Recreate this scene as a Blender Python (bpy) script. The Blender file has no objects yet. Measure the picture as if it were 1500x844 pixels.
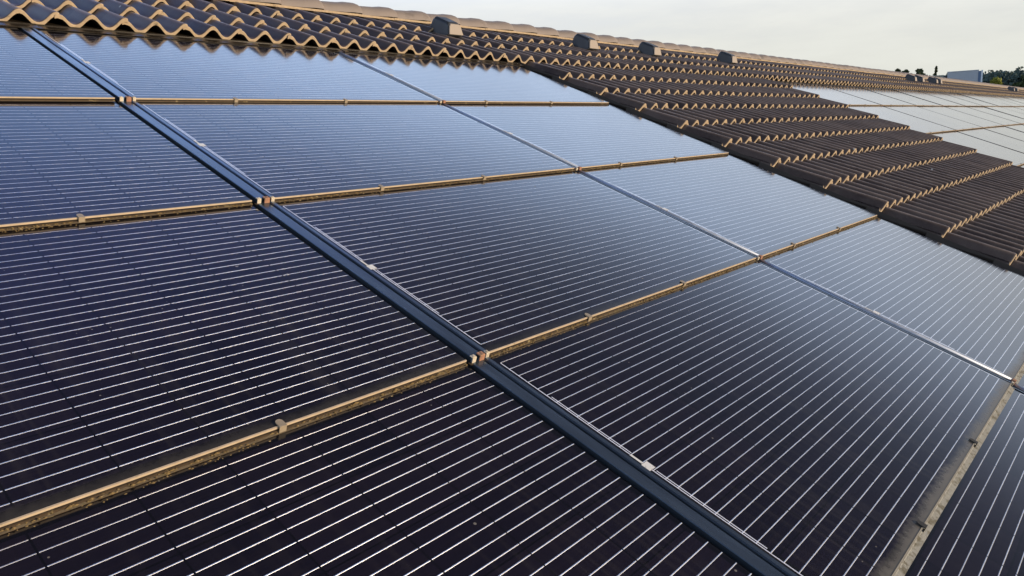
import bpy, bmesh, math, random
from math import sin, cos, pi, radians
from mathutils import Vector, Matrix

random.seed(7)
S = bpy.context.scene
COL = S.collection

# ------------------------------------------------------------------ roof frame
TH = radians(22.073)                 # roof pitch
CT, ST = cos(TH), sin(TH)
Z0 = 8.0                             # height of the roof-plane origin above the ground
def P(u, v, z=0.0):                  # u along ridge, v down the slope, z out of the roof plane
    return Vector((u, -CT * v - ST * z, Z0 - ST * v + CT * z))

# ------------------------------------------------------------------ camera
cam_d = bpy.data.cameras.new('camera')
cam = bpy.data.objects.new('camera', cam_d); COL.objects.link(cam)
right = Vector((0.6547895, -0.75460052, -0.04276397))
down = Vector((-0.1764597, -0.09761263, -0.97945584))
fwd = Vector((0.73492359, 0.64888352, -0.19707231))
m = Matrix.Identity(4)
for r in range(3):
    m[r][0] = right[r]; m[r][1] = -down[r]; m[r][2] = -fwd[r]
m.translation = Vector((-1.27575, -4.07041, Z0 - 0.56856))
cam.matrix_world = m
cam_d.sensor_width = 36.0
cam_d.lens = 36.0 * 1100.84 / 1500.0
cam_d.clip_start = 0.05
cam_d.clip_end = 6000
S.camera = cam

# ------------------------------------------------------------------ world and sun
SUN_EL, SUN_AZ = radians(5.0), radians(26.5)     # azimuth from down-slope (-Y) towards +X
W = bpy.data.worlds.new('World'); S.world = W; W.use_nodes = True
nt = W.node_tree; N = nt.nodes; L = nt.links
for n in list(N): N.remove(n)
out = N.new('ShaderNodeOutputWorld'); bgn = N.new('ShaderNodeBackground')
sky = N.new('ShaderNodeTexSky'); sky.sky_type = 'NISHITA'; sky.sun_disc = False
sky.sun_elevation = SUN_EL; sky.sun_rotation = pi - SUN_AZ
sky.air_density = 1.0; sky.dust_density = 1.0; sky.ozone_density = 1.5
tc = N.new('ShaderNodeTexCoord'); sep = N.new('ShaderNodeSeparateXYZ')
L.new(tc.outputs['Generated'], sep.inputs[0])
# thin bright evening haze / cirrus low in the sky, blue above
band = N.new('ShaderNodeValToRGB')
cr = band.color_ramp; cr.interpolation = 'B_SPLINE'
cr.elements[0].position = 0.0; cr.elements[0].color = (1, 1, 1, 1)
cr.elements[1].position = 0.75; cr.elements[1].color = (0.03, 0.03, 0.03, 1)
for ps, vl in ((0.25, 1.0), (0.32, 0.9), (0.38, 0.32), (0.44, 0.08), (0.55, 0.03)):
    e = cr.elements.new(ps); e.color = (vl, vl, vl, 1)
tilt = N.new('ShaderNodeMath'); tilt.operation = 'MULTIPLY_ADD'; tilt.inputs[1].default_value = -0.315
L.new(sep.outputs['Y'], tilt.inputs[0]); L.new(sep.outputs['Z'], tilt.inputs[2])
# the upper edge of the bright cirrus bank climbs towards the left
# unseen sky glow added behind camera and round the sun fills shaded flanks
bk = N.new('ShaderNodeMapRange'); bk.interpolation_type = 'SMOOTHSTEP'; bk.inputs[1].default_value = 0.05; bk.inputs[2].default_value = -0.75
bk.inputs[3].default_value = 0.0; bk.inputs[4].default_value = 0.16
L.new(sep.outputs['X'], bk.inputs[0])
bk2 = N.new('ShaderNodeMapRange'); bk2.interpolation_type = 'SMOOTHSTEP'; bk2.inputs[1].default_value = -0.30; bk2.inputs[2].default_value = -0.75
bk2.inputs[3].default_value = 0.0; bk2.inputs[4].default_value = 0.35
L.new(sep.outputs['Y'], bk2.inputs[0])
sb1 = N.new('ShaderNodeMath'); sb1.operation = 'SUBTRACT'; L.new(tilt.outputs[0], sb1.inputs[0]); L.new(bk.outputs[0], sb1.inputs[1])
sb2 = N.new('ShaderNodeMath'); sb2.operation = 'SUBTRACT'; L.new(sb1.outputs[0], sb2.inputs[0]); L.new(bk2.outputs[0], sb2.inputs[1])
L.new(sb2.outputs[0], band.inputs[0])
mp = N.new('ShaderNodeMapping'); mp.inputs['Scale'].default_value = (1.2, 1.2, 6.0)
L.new(tc.outputs['Generated'], mp.inputs[0])
nz = N.new('ShaderNodeTexNoise'); nz.inputs['Scale'].default_value = 2.2; nz.inputs['Detail'].default_value = 6
nz.inputs['Roughness'].default_value = 0.6
L.new(mp.outputs[0], nz.inputs['Vector'])
nr = N.new('ShaderNodeMapRange'); nr.inputs[1].default_value = 0.3; nr.inputs[2].default_value = 0.7
nr.inputs[3].default_value = 0.92; nr.inputs[4].default_value = 1.12
L.new(nz.outputs['Fac'], nr.inputs[0])
mul = N.new('ShaderNodeMath'); mul.operation = 'MULTIPLY'; mul.use_clamp = True
L.new(band.outputs[0], mul.inputs[0]); L.new(nr.outputs[0], mul.inputs[1])
hz = N.new('ShaderNodeValToRGB'); h = hz.color_ramp; h.interpolation = 'B_SPLINE'
KS = 20.0
def kc(r, g_, b_): return (r / KS, g_ / KS, b_ / KS, 1)
h.elements[0].position = 0.0; h.elements[0].color = kc(6.7, 6.7, 5.9)
h.elements[1].position = 0.75; h.elements[1].color = kc(3.0, 4.6, 9.0)
for ps, cl in ((0.11, (8.5, 8.6, 8.1)), (0.18, (8.7, 8.8, 8.7)), (0.32, (11.5, 13.8, 17.5)), (0.46, (10.5, 14.0, 19.9)), (0.58, (7.0, 10.5, 18.0))):
    e = h.elements.new(ps); e.color = kc(*cl)
L.new(sep.outputs['Z'], hz.inputs[0])
hs_ = N.new('ShaderNodeVectorMath'); hs_.operation = 'SCALE'; hs_.inputs['Scale'].default_value = KS
cl_ = N.new('ShaderNodeMapRange'); cl_.inputs[1].default_value = 0.35; cl_.inputs[2].default_value = 0.68
cl_.inputs[3].default_value = 0.94; cl_.inputs[4].default_value = 1.07
L.new(nz.outputs['Fac'], cl_.inputs[0])
cm_ = N.new('ShaderNodeVectorMath'); cm_.operation = 'SCALE'
L.new(hz.outputs[0], cm_.inputs[0]); L.new(cl_.outputs[0], cm_.inputs['Scale'])
L.new(cm_.outputs[0], hs_.inputs[0])
blu = N.new('ShaderNodeValToRGB'); q_ = blu.color_ramp; q_.interpolation = 'B_SPLINE'
q_.elements[0].position = 0.30; q_.elements[0].color = kc(4.2, 7.5, 14.5)
q_.elements[1].position = 0.90; q_.elements[1].color = kc(0.3, 0.4, 0.9)
for ps, cl in ((0.42, (2.2, 3.5, 9.5)), (0.52, (1.4, 2.0, 6.6)), (0.64, (0.55, 0.7, 2.2))):
    e = q_.elements.new(ps); e.color = kc(*cl)
tl2 = N.new('ShaderNodeMath'); tl2.operation = 'MULTIPLY_ADD'; tl2.inputs[1].default_value = -0.38
L.new(sep.outputs['Y'], tl2.inputs[0]); L.new(sep.outputs['Z'], tl2.inputs[2])
L.new(tl2.outputs[0], blu.inputs[0])
neu = N.new('ShaderNodeValToRGB'); q_ = neu.color_ramp; q_.interpolation = 'B_SPLINE'
q_.elements[0].position = 0.30; q_.elements[0].color = kc(5.0, 5.8, 8.0)
q_.elements[1].position = 0.90; q_.elements[1].color = kc(0.3, 0.3, 0.5)
for ps, cl in ((0.40, (1.6, 1.8, 2.8)), (0.50, (0.5, 0.55, 0.95)), (0.62, (0.28, 0.28, 0.5))):
    e = q_.elements.new(ps); e.color = kc(*cl)
L.new(tl2.outputs[0], neu.inputs[0])
wst = N.new('ShaderNodeMapRange'); wst.interpolation_type = 'SMOOTHSTEP'
wst.inputs[1].default_value = 0.30; wst.inputs[2].default_value = 0.80
L.new(sep.outputs['Y'], wst.inputs[0])
bm_ = N.new('ShaderNodeMix'); bm_.data_type = 'RGBA'
L.new(wst.outputs[0], bm_.inputs['Factor']); L.new(neu.outputs[0], bm_.inputs['A']); L.new(blu.outputs[0], bm_.inputs['B'])
bs_ = N.new('ShaderNodeVectorMath'); bs_.operation = 'SCALE'; bs_.inputs['Scale'].default_value = KS
L.new(bm_.outputs['Result'], bs_.inputs[0])
ns_ = N.new('ShaderNodeVectorMath'); ns_.operation = 'SCALE'; ns_.inputs['Scale'].default_value = 0.12
L.new(sky.outputs[0], ns_.inputs[0])
ad_ = N.new('ShaderNodeVectorMath'); ad_.operation = 'ADD'
L.new(bs_.outputs[0], ad_.inputs[0]); L.new(ns_.outputs[0], ad_.inputs[1])
mix = N.new('ShaderNodeMix'); mix.data_type = 'RGBA'
L.new(mul.outputs[0], mix.inputs['Factor'])
L.new(ad_.outputs[0], mix.inputs['A']); L.new(hs_.outputs[0], mix.inputs['B'])
L.new(mix.outputs['Result'], bgn.inputs['Color'])
bgn.inputs['Strength'].default_value = 0.10
L.new(bgn.outputs[0], out.inputs[0])

sd = bpy.data.lights.new('sun', 'SUN'); sd.energy = 4.9; sd.angle = radians(0.6); sd.color = (1.0, 0.79, 0.55)
so = bpy.data.objects.new('sun', sd); COL.objects.link(so)
sdir = Vector((sin(SUN_AZ) * cos(SUN_EL), -cos(SUN_AZ) * cos(SUN_EL), sin(SUN_EL)))
so.rotation_euler = sdir.to_track_quat('Z', 'Y').to_euler()
so.location = (0, -20, 30)

S.view_settings.view_transform = 'Standard'; S.view_settings.look = 'None'
S.view_settings.exposure = 0.0; S.view_settings.gamma = 1.0
S.view_settings.use_curve_mapping = False
S.render.engine = 'CYCLES'

# ------------------------------------------------------------------ node helpers
def new_mat(name):
    mt = bpy.data.materials.new(name); mt.use_nodes = True
    t = mt.node_tree
    b = t.nodes['Principled BSDF']
    return mt, t, b
class G:                                # tiny node-graph helper
    def __init__(s, t): s.t = t
    def n(s, kind, **kw):
        x = s.t.nodes.new(kind)
        for k, v in kw.items(): setattr(x, k, v)
        return x
    def put(s, sock, v):
        if isinstance(v, (int, float)): sock.default_value = v
        elif isinstance(v, tuple): sock.default_value = v
        else: s.t.links.new(v, sock)
    def m(s, op, a, b=0.0, c=0.0, clamp=False):
        x = s.n('ShaderNodeMath', operation=op, use_clamp=clamp)
        s.put(x.inputs[0], a); s.put(x.inputs[1], b); s.put(x.inputs[2], c)
        return x.outputs[0]
    def mix(s, f, a, b):
        x = s.n('ShaderNodeMix', data_type='RGBA')
        s.put(x.inputs['Factor'], f); s.put(x.inputs['A'], a); s.put(x.inputs['B'], b)
        return x.outputs['Result']
    def noise(s, vec, scale, detail=3, rough=0.55):
        x = s.n('ShaderNodeTexNoise'); s.put(x.inputs['Vector'], vec)
        x.inputs['Scale'].default_value = scale; x.inputs['Detail'].default_value = detail
        x.inputs['Roughness'].default_value = rough
        return x.outputs['Fac']
    def ramp(s, f, lo, hi, a=0.0, b=1.0):
        x = s.n('ShaderNodeMapRange'); s.put(x.inputs[0], f)
        x.inputs[1].default_value = lo; x.inputs[2].default_value = hi
        x.inputs[3].default_value = a; x.inputs[4].default_value = b
        return x.outputs[0]
    def obj(s):
        return s.n('ShaderNodeTexCoord').outputs['Object']
    def xyz(s, v):
        x = s.n('ShaderNodeSeparateXYZ'); s.put(x.inputs[0], v)
        return x.outputs[0], x.outputs[1], x.outputs[2]
    def scale(s, v, sc):
        x = s.n('ShaderNodeMapping'); s.put(x.inputs[0], v); x.inputs['Scale'].default_value = sc
        return x.outputs[0]
    def rnd(s):
        return s.n('ShaderNodeObjectInfo').outputs['Random']
def bump(g, b, h, strength, dist=0.002):
    x = g.n('ShaderNodeBump'); x.inputs['Strength'].default_value = strength; x.inputs['Distance'].default_value = dist
    g.put(x.inputs['Height'], h); g.t.links.new(x.outputs[0], b.inputs['Normal'])

def simple(name, col, rough=0.5, metal=0.0, spec=0.5, var=0.25, nscale=18.0, bmp=0.0, stretch=(1, 1, 1), dirt=None, dirt_lo=0.55):
    mt, t, b = new_mat(name); g = G(t)
    o = g.scale(g.obj(), stretch)
    n = g.noise(o, nscale, 5)
    c0 = tuple(c * (1 - var) for c in col) + (1,); c1 = tuple(min(1, c * (1 + var)) for c in col) + (1,)
    c = g.mix(n, c0, c1)
    if dirt:
        d = g.noise(o, nscale * 0.45, 6, 0.7)
        c = g.mix(g.ramp(d, dirt_lo, dirt_lo + 0.12), c, dirt + (1,))
    g.put(b.inputs['Base Color'], c)
    g.put(b.inputs['Roughness'], g.ramp(n, 0.3, 0.7, max(0.02, rough - 0.1), min(1, rough + 0.1)))
    b.inputs['Metallic'].default_value = metal
    b.inputs['Specular IOR Level'].default_value = spec
    if bmp: bump(g, b, g.noise(o, nscale * 4, 4), bmp)
    return mt

# ------------------------------------------------------------------ materials
def pv_glass(width, ior=1.5):
    """dark cells with silver busbars behind glass; local x along the ridge, y up the slope from the bottom edge"""
    mt, t, b = new_mat('pv_laminate'); g = G(t)
    x, y, z = g.xyz(g.obj())
    pitch = (width - 0.045) / 10.0
    cx = g.m('DIVIDE', g.m('SUBTRACT', x, 0.0225), pitch)
    fx = g.m('FRACT', cx)
    cy = g.m('DIVIDE', g.m('SUBTRACT', y, 0.021), 0.159)
    fy = g.m('FRACT', cy)
    inx = g.m('MULTIPLY', g.m('GREATER_THAN', cx, 0.0), g.m('LESS_THAN', cx, 10.0))
    iny = g.m('MULTIPLY', g.m('GREATER_THAN', cy, 0.0), g.m('LESS_THAN', cy, 6.0))
    # five busbars a cell
    by = g.m('FRACT', g.m('MULTIPLY_ADD', g.m('SUBTRACT', fy, 0.5), 4.92, 0.5))
    dy = g.m('ABSOLUTE', g.m('SUBTRACT', by, 0.5))
    lat = g.m('LESS_THAN', g.m('ABSOLUTE', g.m('SUBTRACT', fy, 0.5)), 0.495)
    bus = g.m('MULTIPLY', g.m('LESS_THAN', dy, 0.034), lat)
    dx = g.m('ABSOLUTE', g.m('SUBTRACT', fx, 0.5))
    inner = g.m('MULTIPLY', g.m('GREATER_THAN', cx, 0.3), g.m('LESS_THAN', cx, 9.7))
    brk = g.m('MULTIPLY', g.m('GREATER_THAN', dx, 0.4895), inner)
    rx = g.m('MULTIPLY', g.m('GREATER_THAN', x, 0.0125), g.m('LESS_THAN', x, width - 0.007))
    bus = g.m('MULTIPLY', g.m('MULTIPLY', bus, iny), g.m('MULTIPLY', g.m('SUBTRACT', 1.0, brk), rx))
    def vbar(x0, hw, segs):
        a = g.m('LESS_THAN', g.m('ABSOLUTE', g.m('SUBTRACT', x, x0)), hw)
        s = None
        for lo, hi in segs:
            q = g.m('MULTIPLY', g.m('GREATER_THAN', y, lo), g.m('LESS_THAN', y, hi))
            s = q if s is None else g.m('MAXIMUM', s, q)
        return g.m('MULTIPLY', a, s)
    r1 = vbar(0.0125, 0.0016, [(0.036, 0.487), (0.545, 0.958)])
    r2 = vbar(0.0195, 0.0016, [(0.205, 0.478), (0.548, 0.79)])
    r3 = vbar(width - 0.0072, 0.0016, [(0.036, 0.325), (0.353, 0.643), (0.671, 0.958)])
    rib = g.m('MAXIMUM', g.m('MAXIMUM', r1, r2), r3)
    silver = g.m('MAXIMUM', bus, rib)
    # cells
    gapy = g.m('GREATER_THAN', g.m('ABSOLUTE', g.m('SUBTRACT', fy, 0.5)), 0.489)
    gapx = g.m('GREATER_THAN', dx, 0.489)
    gap = g.m('MAXIMUM', g.m('MAXIMUM', gapx, gapy), g.m('SUBTRACT', 1.0, g.m('MULTIPLY', inx, iny)))
    wn = g.n('ShaderNodeTexWhiteNoise', noise_dimensions='3D')
    cv = g.n('ShaderNodeCombineXYZ')
    g.put(cv.inputs[0], g.m('FLOOR', cx)); g.put(cv.inputs[1], g.m('FLOOR', cy)); g.put(cv.inputs[2], g.m('MULTIPLY', g.rnd(), 50.0))
    t.links.new(cv.outputs[0], wn.inputs['Vector'])
    fine = g.noise(g.scale(g.obj(), (3.0, 160.0, 1.0)), 2.0, 2)
    cell = g.mix(wn.outputs['Value'], (0.0068, 0.0062, 0.0125, 1), (0.0110, 0.0088, 0.0165, 1))
    cell = g.mix(g.ramp(fine, 0.45, 0.75, 0.0, 0.45), cell, (0.020, 0.015, 0.020, 1))
    c = g.mix(gap, cell, (0.0050, 0.0050, 0.0075, 1))
    bn = g.ramp(g.noise(g.scale(g.obj(), (2.0, 32.0, 1.0)), 2.0, 4), 0.35, 0.65)
    # dust: a settled band on the lower edge, streaks and specks
    on = g.obj()
    rv = g.n('ShaderNodeCombineXYZ'); g.put(rv.inputs[2], g.m('MULTIPLY', g.rnd(), 37.0))
    va = g.n('ShaderNodeVectorMath', operation='ADD'); t.links.new(on, va.inputs[0]); t.links.new(rv.outputs[0], va.inputs[1])
    ov = va.outputs[0]
    edge = g.noise(ov, 60.0, 6, 0.7)
    edge2 = g.noise(g.scale(ov, (1, 0.2, 1)), 7.0, 3)
    hgt = g.m('MULTIPLY', g.m('MULTIPLY', edge, edge2), 0.075)
    dust = g.ramp(g.m('SUBTRACT', y, hgt), -0.016, 0.014, 0.34, 0.0)
    at_ = g.n('ShaderNodeAttribute', attribute_type='OBJECT', attribute_name='dust')
    dust = g.m('MULTIPLY', dust, at_.outputs['Fac'])
    stre = g.noise(g.scale(ov, (22.0, 0.9, 1.0)), 2.2, 4)
    film = g.m('MULTIPLY', g.ramp(stre, 0.50, 0.8, 0.0, 0.075), g.ramp(y, 0.0, 0.9, 1.0, 0.25))
    vo = g.n('ShaderNodeTexVoronoi', feature='F1'); g.put(vo.inputs['Vector'], ov); vo.inputs['Scale'].default_value = 10.0
    sp0 = g.noise(ov, 3.1, 2)
    speck = g.m('MULTIPLY', g.m('LESS_THAN', vo.outputs['Distance'], 0.038), g.m('GREATER_THAN', sp0, 0.50))
    vo2 = g.n('ShaderNodeTexVoronoi', feature='F1'); g.put(vo2.inputs['Vector'], ov); vo2.inputs['Scale'].default_value = 34.0
    speck2 = g.m('MULTIPLY', g.m('LESS_THAN', vo2.outputs['Distance'], 0.06), g.m('GREATER_THAN', g.noise(ov, 5.0, 2), 0.60))
    sp = g.m('MULTIPLY', g.m('MAXIMUM', speck, speck2), 0.55)
    dirt = g.m('MAXIMUM', g.m('MAXIMUM', dust, film), sp, clamp=True)
    c = g.mix(dirt, c, (0.27, 0.24, 0.19, 1))
    g.put(b.inputs['Base Color'], c)
    ro = g.m('MULTIPLY_ADD', dirt, 0.6, 0.095)
    ro = g.m('ADD', ro, g.ramp(g.noise(ov, 2.0, 4), 0.3, 0.7, 0.0, 0.03), clamp=True)
    g.put(b.inputs['Roughness'], ro)
    b.inputs['IOR'].default_value = ior
    bump(g, b, g.noise(ov, 1.3, 1), 0.10, 0.004)
    rb = g.n('ShaderNodeBsdfPrincipled')
    g.put(rb.inputs['Base Color'], g.mix(g.m('MULTIPLY', dirt, 0.8), g.mix(rib, g.mix(bn, (0.58, 0.60, 0.67, 1), (0.76, 0.78, 0.86, 1)), (0.88, 0.90, 1.0, 1)), (0.30, 0.25, 0.18, 1)))
    g.put(rb.inputs['Metallic'], g.m('MULTIPLY_ADD', rib, -0.60, 0.93)); rb.inputs['Roughness'].default_value = 0.38
    # the ribbons are rounded wires: turn the normal across their width
    off = g.m('MULTIPLY', g.m('DIVIDE', g.m('SUBTRACT', by, 0.5), 0.034), bus)
    off = g.m('MULTIPLY', g.m('MINIMUM', g.m('MAXIMUM', off, -1.0), 1.0), 0.93)
    nzz = g.m('SQRT', g.m('SUBTRACT', 1.0, g.m('MULTIPLY', off, off)))
    cn = g.n('ShaderNodeCombineXYZ'); g.put(cn.inputs[1], off); g.put(cn.inputs[2], nzz)
    vt_ = g.n('ShaderNodeVectorTransform', vector_type='NORMAL', convert_from='OBJECT', convert_to='WORLD')
    t.links.new(cn.outputs[0], vt_.inputs[0])
    t.links.new(vt_.outputs[0], rb.inputs['Normal'])
    rb.inputs['Coat Weight'].default_value = 1.0; rb.inputs['Coat Roughness'].default_value = 0.09; rb.inputs['Coat IOR'].default_value = 1.45
    mxs = g.n('ShaderNodeMixShader'); g.put(mxs.inputs[0], silver)
    t.links.new(b.outputs[0], mxs.inputs[1]); t.links.new(rb.outputs[0], mxs.inputs[2])
    t.links.new(mxs.outputs[0], t.nodes['Material Output'].inputs['Surface'])
    return mt

def tile_mat():
    mt, t, b = new_mat('concrete_tile'); g = G(t)
    o = g.obj(); x, y, z = g.xyz(o)
    wn = g.n('ShaderNodeTexWhiteNoise', noise_dimensions='2D'); cv = g.n('ShaderNodeCombineXYZ')
    g.put(cv.inputs[0], g.m('FLOOR', g.m('DIVIDE', g.m('SUBTRACT', x, 0.1813), 0.314)))
    g.put(cv.inputs[1], g.m('FLOOR', g.m('DIVIDE', g.m('SUBTRACT', y, -0.11), 0.363)))
    t.links.new(cv.outputs[0], wn.inputs['Vector'])
    n1 = g.noise(o, 5.0, 6, 0.65); n2 = g.noise(o, 70.0, 4, 0.7); n3 = g.noise(g.scale(o, (14, 1.2, 1)), 2.0, 4)
    c = g.mix(wn.outputs['Value'], (0.048, 0.034, 0.029, 1), (0.104, 0.076, 0.063, 1))
    c = g.mix(g.ramp(n1, 0.4, 0.75, 0.0, 0.55), c, (0.150, 0.116, 0.095, 1))
    c = g.mix(g.ramp(n3, 0.5, 0.8, 0.0, 0.35), c, (0.050, 0.042, 0.039, 1))
    c = g.mix(g.ramp(n2, 0.62, 0.72, 0.0, 0.5), c, (0.22, 0.19, 0.155, 1))
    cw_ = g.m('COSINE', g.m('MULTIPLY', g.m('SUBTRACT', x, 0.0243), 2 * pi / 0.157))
    crest_light = g.m('MULTIPLY', g.ramp(cw_, 0.72, 1.0, 0.0, 0.8), g.ramp(g.noise(o, 11.0, 4, 0.7), 0.3, 0.65, 0.25, 1.0))
    c = g.mix(crest_light, c, (0.225, 0.178, 0.150, 1))  # grazing sun highlight along the crests, painted into the tile colour
    vo = g.n('ShaderNodeTexVoronoi', feature='F1'); g.put(vo.inputs['Vector'], o); vo.inputs['Scale'].default_value = 6.0
    lich = g.m('MULTIPLY', g.m('LESS_THAN', vo.outputs['Distance'], 0.05), g.m('GREATER_THAN', g.noise(o, 1.7, 2), 0.57))
    c = g.mix(lich, c, (0.42, 0.40, 0.36, 1))
    g.put(b.inputs['Base Color'], c)
    g.put(b.inputs['Roughness'], g.ramp(n1, 0.3, 0.7, 0.30, 0.44))
    bump(g, b, g.noise(o, 220.0, 4, 0.7), 0.35, 0.002)
    return mt
M = {}
M['glass'] = pv_glass(1.65)
M['glass_far'] = pv_glass(1.755, 2.1)
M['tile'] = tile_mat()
M['tile_edge'] = simple('raw_tile_edge', (0.38, 0.285, 0.18), 0.85, var=0.4, nscale=40, bmp=0.4, dirt=(0.16, 0.12, 0.07), dirt_lo=0.6)
M['tile_under'] = simple('tile_underside', (0.06, 0.05, 0.042), 0.9)
M['ridge'] = simple('ridge_tile', (0.235, 0.195, 0.170), 0.7, var=0.2, nscale=7, bmp=0.25, dirt=(0.15, 0.125, 0.11), dirt_lo=0.58)
M['black'] = simple('black_anodised', (0.012, 0.012, 0.014), 0.35, var=0.3)
M['flash'] = simple('black_sheet_metal', (0.014, 0.013, 0.014), 0.30, spec=0.5, var=0.3, nscale=9)
M['apron'] = simple('brown_sheet_metal', (0.022, 0.017, 0.012), 0.30, var=0.4, nscale=9, dirt=(0.10, 0.08, 0.05), dirt_lo=0.62)
M['bar'] = simple('blue_black_aluminium', (0.125, 0.165, 0.215), 0.25, metal=0.8, var=0.12, nscale=3, stretch=(8, 1, 1))
M['barlight'] = simple('sky_bright_aluminium_edge', (0.40, 0.44, 0.52), 0.56, metal=0.8, var=0.12, nscale=3, stretch=(1, 8, 1))  # paler base colour stands in for low sky reflected on the rail ridge
M['railtop'] = simple('dusty_aluminium_lip', (0.50, 0.39, 0.265), 0.5, metal=0.0, var=0.25, nscale=30, dirt=(0.20, 0.14, 0.07), dirt_lo=0.58)
M['railbase'] = simple('mossy_rail_base', (0.055, 0.034, 0.016), 0.9, var=0.6, nscale=75, bmp=0.9, dirt=(0.36, 0.28, 0.13), dirt_lo=0.60)
M['flange'] = simple('dusty_rail_flange', (0.13, 0.10, 0.06), 0.85, var=0.6, nscale=60, bmp=0.9, dirt=(0.12, 0.10, 0.045), dirt_lo=0.58)
M['hook'] = simple('weathered_steel_hook', (0.30, 0.24, 0.165), 0.5, metal=0.0, var=0.35, nscale=120)
M['flange_grey'] = simple('grey_dusty_flange', (0.27, 0.27, 0.25), 0.85, var=0.5, nscale=90, bmp=0.9, dirt=(0.12, 0.11, 0.08), dirt_lo=0.50)
M['lip_grey'] = simple('grey_lip', (0.30, 0.27, 0.21), 0.7, var=0.35, nscale=60)
M['hook_black'] = simple('black_hook', (0.022, 0.020, 0.018), 0.6, var=0.3, nscale=60)
M['seam'] = simple('black_rubber_seam', (0.012, 0.012, 0.013), 0.8, spec=0.2, var=0.3)
M['moss'] = simple('dry_moss_and_grit', (0.17, 0.115, 0.045), 0.95, var=0.5, nscale=150, dirt=(0.45, 0.36, 0.22), dirt_lo=0.60)
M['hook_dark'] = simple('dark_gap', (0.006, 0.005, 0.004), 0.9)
M['rust'] = simple('rusty_end_cap', (0.34, 0.17, 0.10), 0.75, var=0.4, nscale=90, dirt=(0.14, 0.10, 0.06), dirt_lo=0.58)
M['clip'] = simple('bright_clip', (0.58, 0.50, 0.38), 0.45, var=0.3, nscale=120, dirt=(0.22, 0.16, 0.09), dirt_lo=0.56)
M['sticker'] = simple('barcode_sticker', (0.72, 0.71, 0.68), 0.5, var=0.1, nscale=300, dirt=(0.25, 0.25, 0.25), dirt_lo=0.56)
M['vent'] = simple('charcoal_plastic', (0.030, 0.034, 0.040), 0.5, var=0.2, nscale=12)
M['ventface'] = simple('tan_vent_face', (0.30, 0.25, 0.205), 0.6, var=0.15, nscale=20)  # one even tan, paler than the hood plastic
M['wall'] = simple('pale_render', (0.55, 0.52, 0.46), 0.9, var=0.1, nscale=3, bmp=0.2)
M['zinc'] = simple('zinc_gutter', (0.35, 0.36, 0.37), 0.4, metal=0.8, var=0.15)

# ------------------------------------------------------------------ object helpers
def link(o): COL.objects.link(o); return o
def empty(name, loc, rot=(0, 0, 0), label=None, cat=None, group=None):
    o = bpy.data.objects.new(name, None); link(o)
    o.location = loc; o.rotation_euler = rot; o.empty_display_size = 0.1
    if label: o['label'] = label
    if cat: o['category'] = cat
    if group: o['group'] = group
    return o
class MB:
    def __init__(s): s.v = []; s.f = []; s.mi = []; s.sm = []
    def vert(s, p): s.v.append(tuple(p)); return len(s.v) - 1
    def face(s, ids, mi=0, sm=False): s.f.append(tuple(ids)); s.mi.append(mi); s.sm.append(sm)
    def box(s, x0, x1, y0, y1, z0, z1, mi=0, top=None):
        i = len(s.v)
        for x, y, z in ((x0, y0, z0), (x1, y0, z0), (x1, y1, z0), (x0, y1, z0), (x0, y0, z1), (x1, y0, z1), (x1, y1, z1), (x0, y1, z1)):
            s.v.append((x, y, z))
        for q in ((0, 3, 2, 1), (4, 5, 6, 7), (0, 1, 5, 4), (1, 2, 6, 5), (2, 3, 7, 6), (3, 0, 4, 7)):
            s.face([i + k for k in q], top if (top is not None and q == (4, 5, 6, 7)) else mi)
    def extrude_x(s, prof, x0, x1, mi=0, sm=False):      # closed profile of (y, z), counter-clockwise seen from +x
        i = len(s.v); n = len(prof)
        for x in (x0, x1):
            for y, z in prof: s.v.append((x, y, z))
        for k in range(n):
            k2 = (k + 1) % n
            s.face([i + k, i + k2, i + n + k2, i + n + k][::-1], mi, sm)
        s.face([i + k for k in range(n)][::-1], mi); s.face([i + n + k for k in range(n)], mi)
    def extrude_y(s, prof, y0, y1, mi=0, sm=False):      # closed profile of (x, z)
        i = len(s.v); n = len(prof)
        for y in (y0, y1):
            for x, z in prof: s.v.append((x, y, z))
        for k in range(n):
            k2 = (k + 1) % n
            s.face([i + k, i + k2, i + n + k2, i + n + k], mi, sm)
        s.face([i + k for k in range(n)], mi); s.face([i + n + k for k in range(n)][::-1], mi)
    def mesh(s, name, mats):
        me = bpy.data.meshes.new(name); me.from_pydata(s.v, [], s.f)
        for mt in mats: me.materials.append(mt)
        me.polygons.foreach_set('material_index', s.mi)
        me.polygons.foreach_set('use_smooth', s.sm)
        bm = bmesh.new(); bm.from_mesh(me); bmesh.ops.recalc_face_normals(bm, faces=bm.faces); bm.to_mesh(me); bm.free()
        me.update(); return me
    def build(s, name, mats, parent=None, bevel=0.0):
        if not isinstance(mats, (list, tuple)): mats = [mats]
        o = bpy.data.objects.new(name, s.mesh(name, mats)); link(o)
        if parent is not None: o.parent = parent
        if bevel:
            b = o.modifiers.new('bevel', 'BEVEL'); b.width = bevel; b.segments = 2; b.limit_method = 'ANGLE'
        return o
def dup(root, loc, label, group=None):
    r = root.copy(); link(r); r.location = loc; r['label'] = label
    if group: r['group'] = group
    for ch in list(root.children):
        c = ch.copy(); link(c); c.parent = r
        for gch in list(ch.children):
            d = gch.copy(); link(d); d.parent = c
    return r
def tag(o, label, cat, group=None):
    o['label'] = label; o['category'] = cat
    if group: o['group'] = group
    return o

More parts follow.
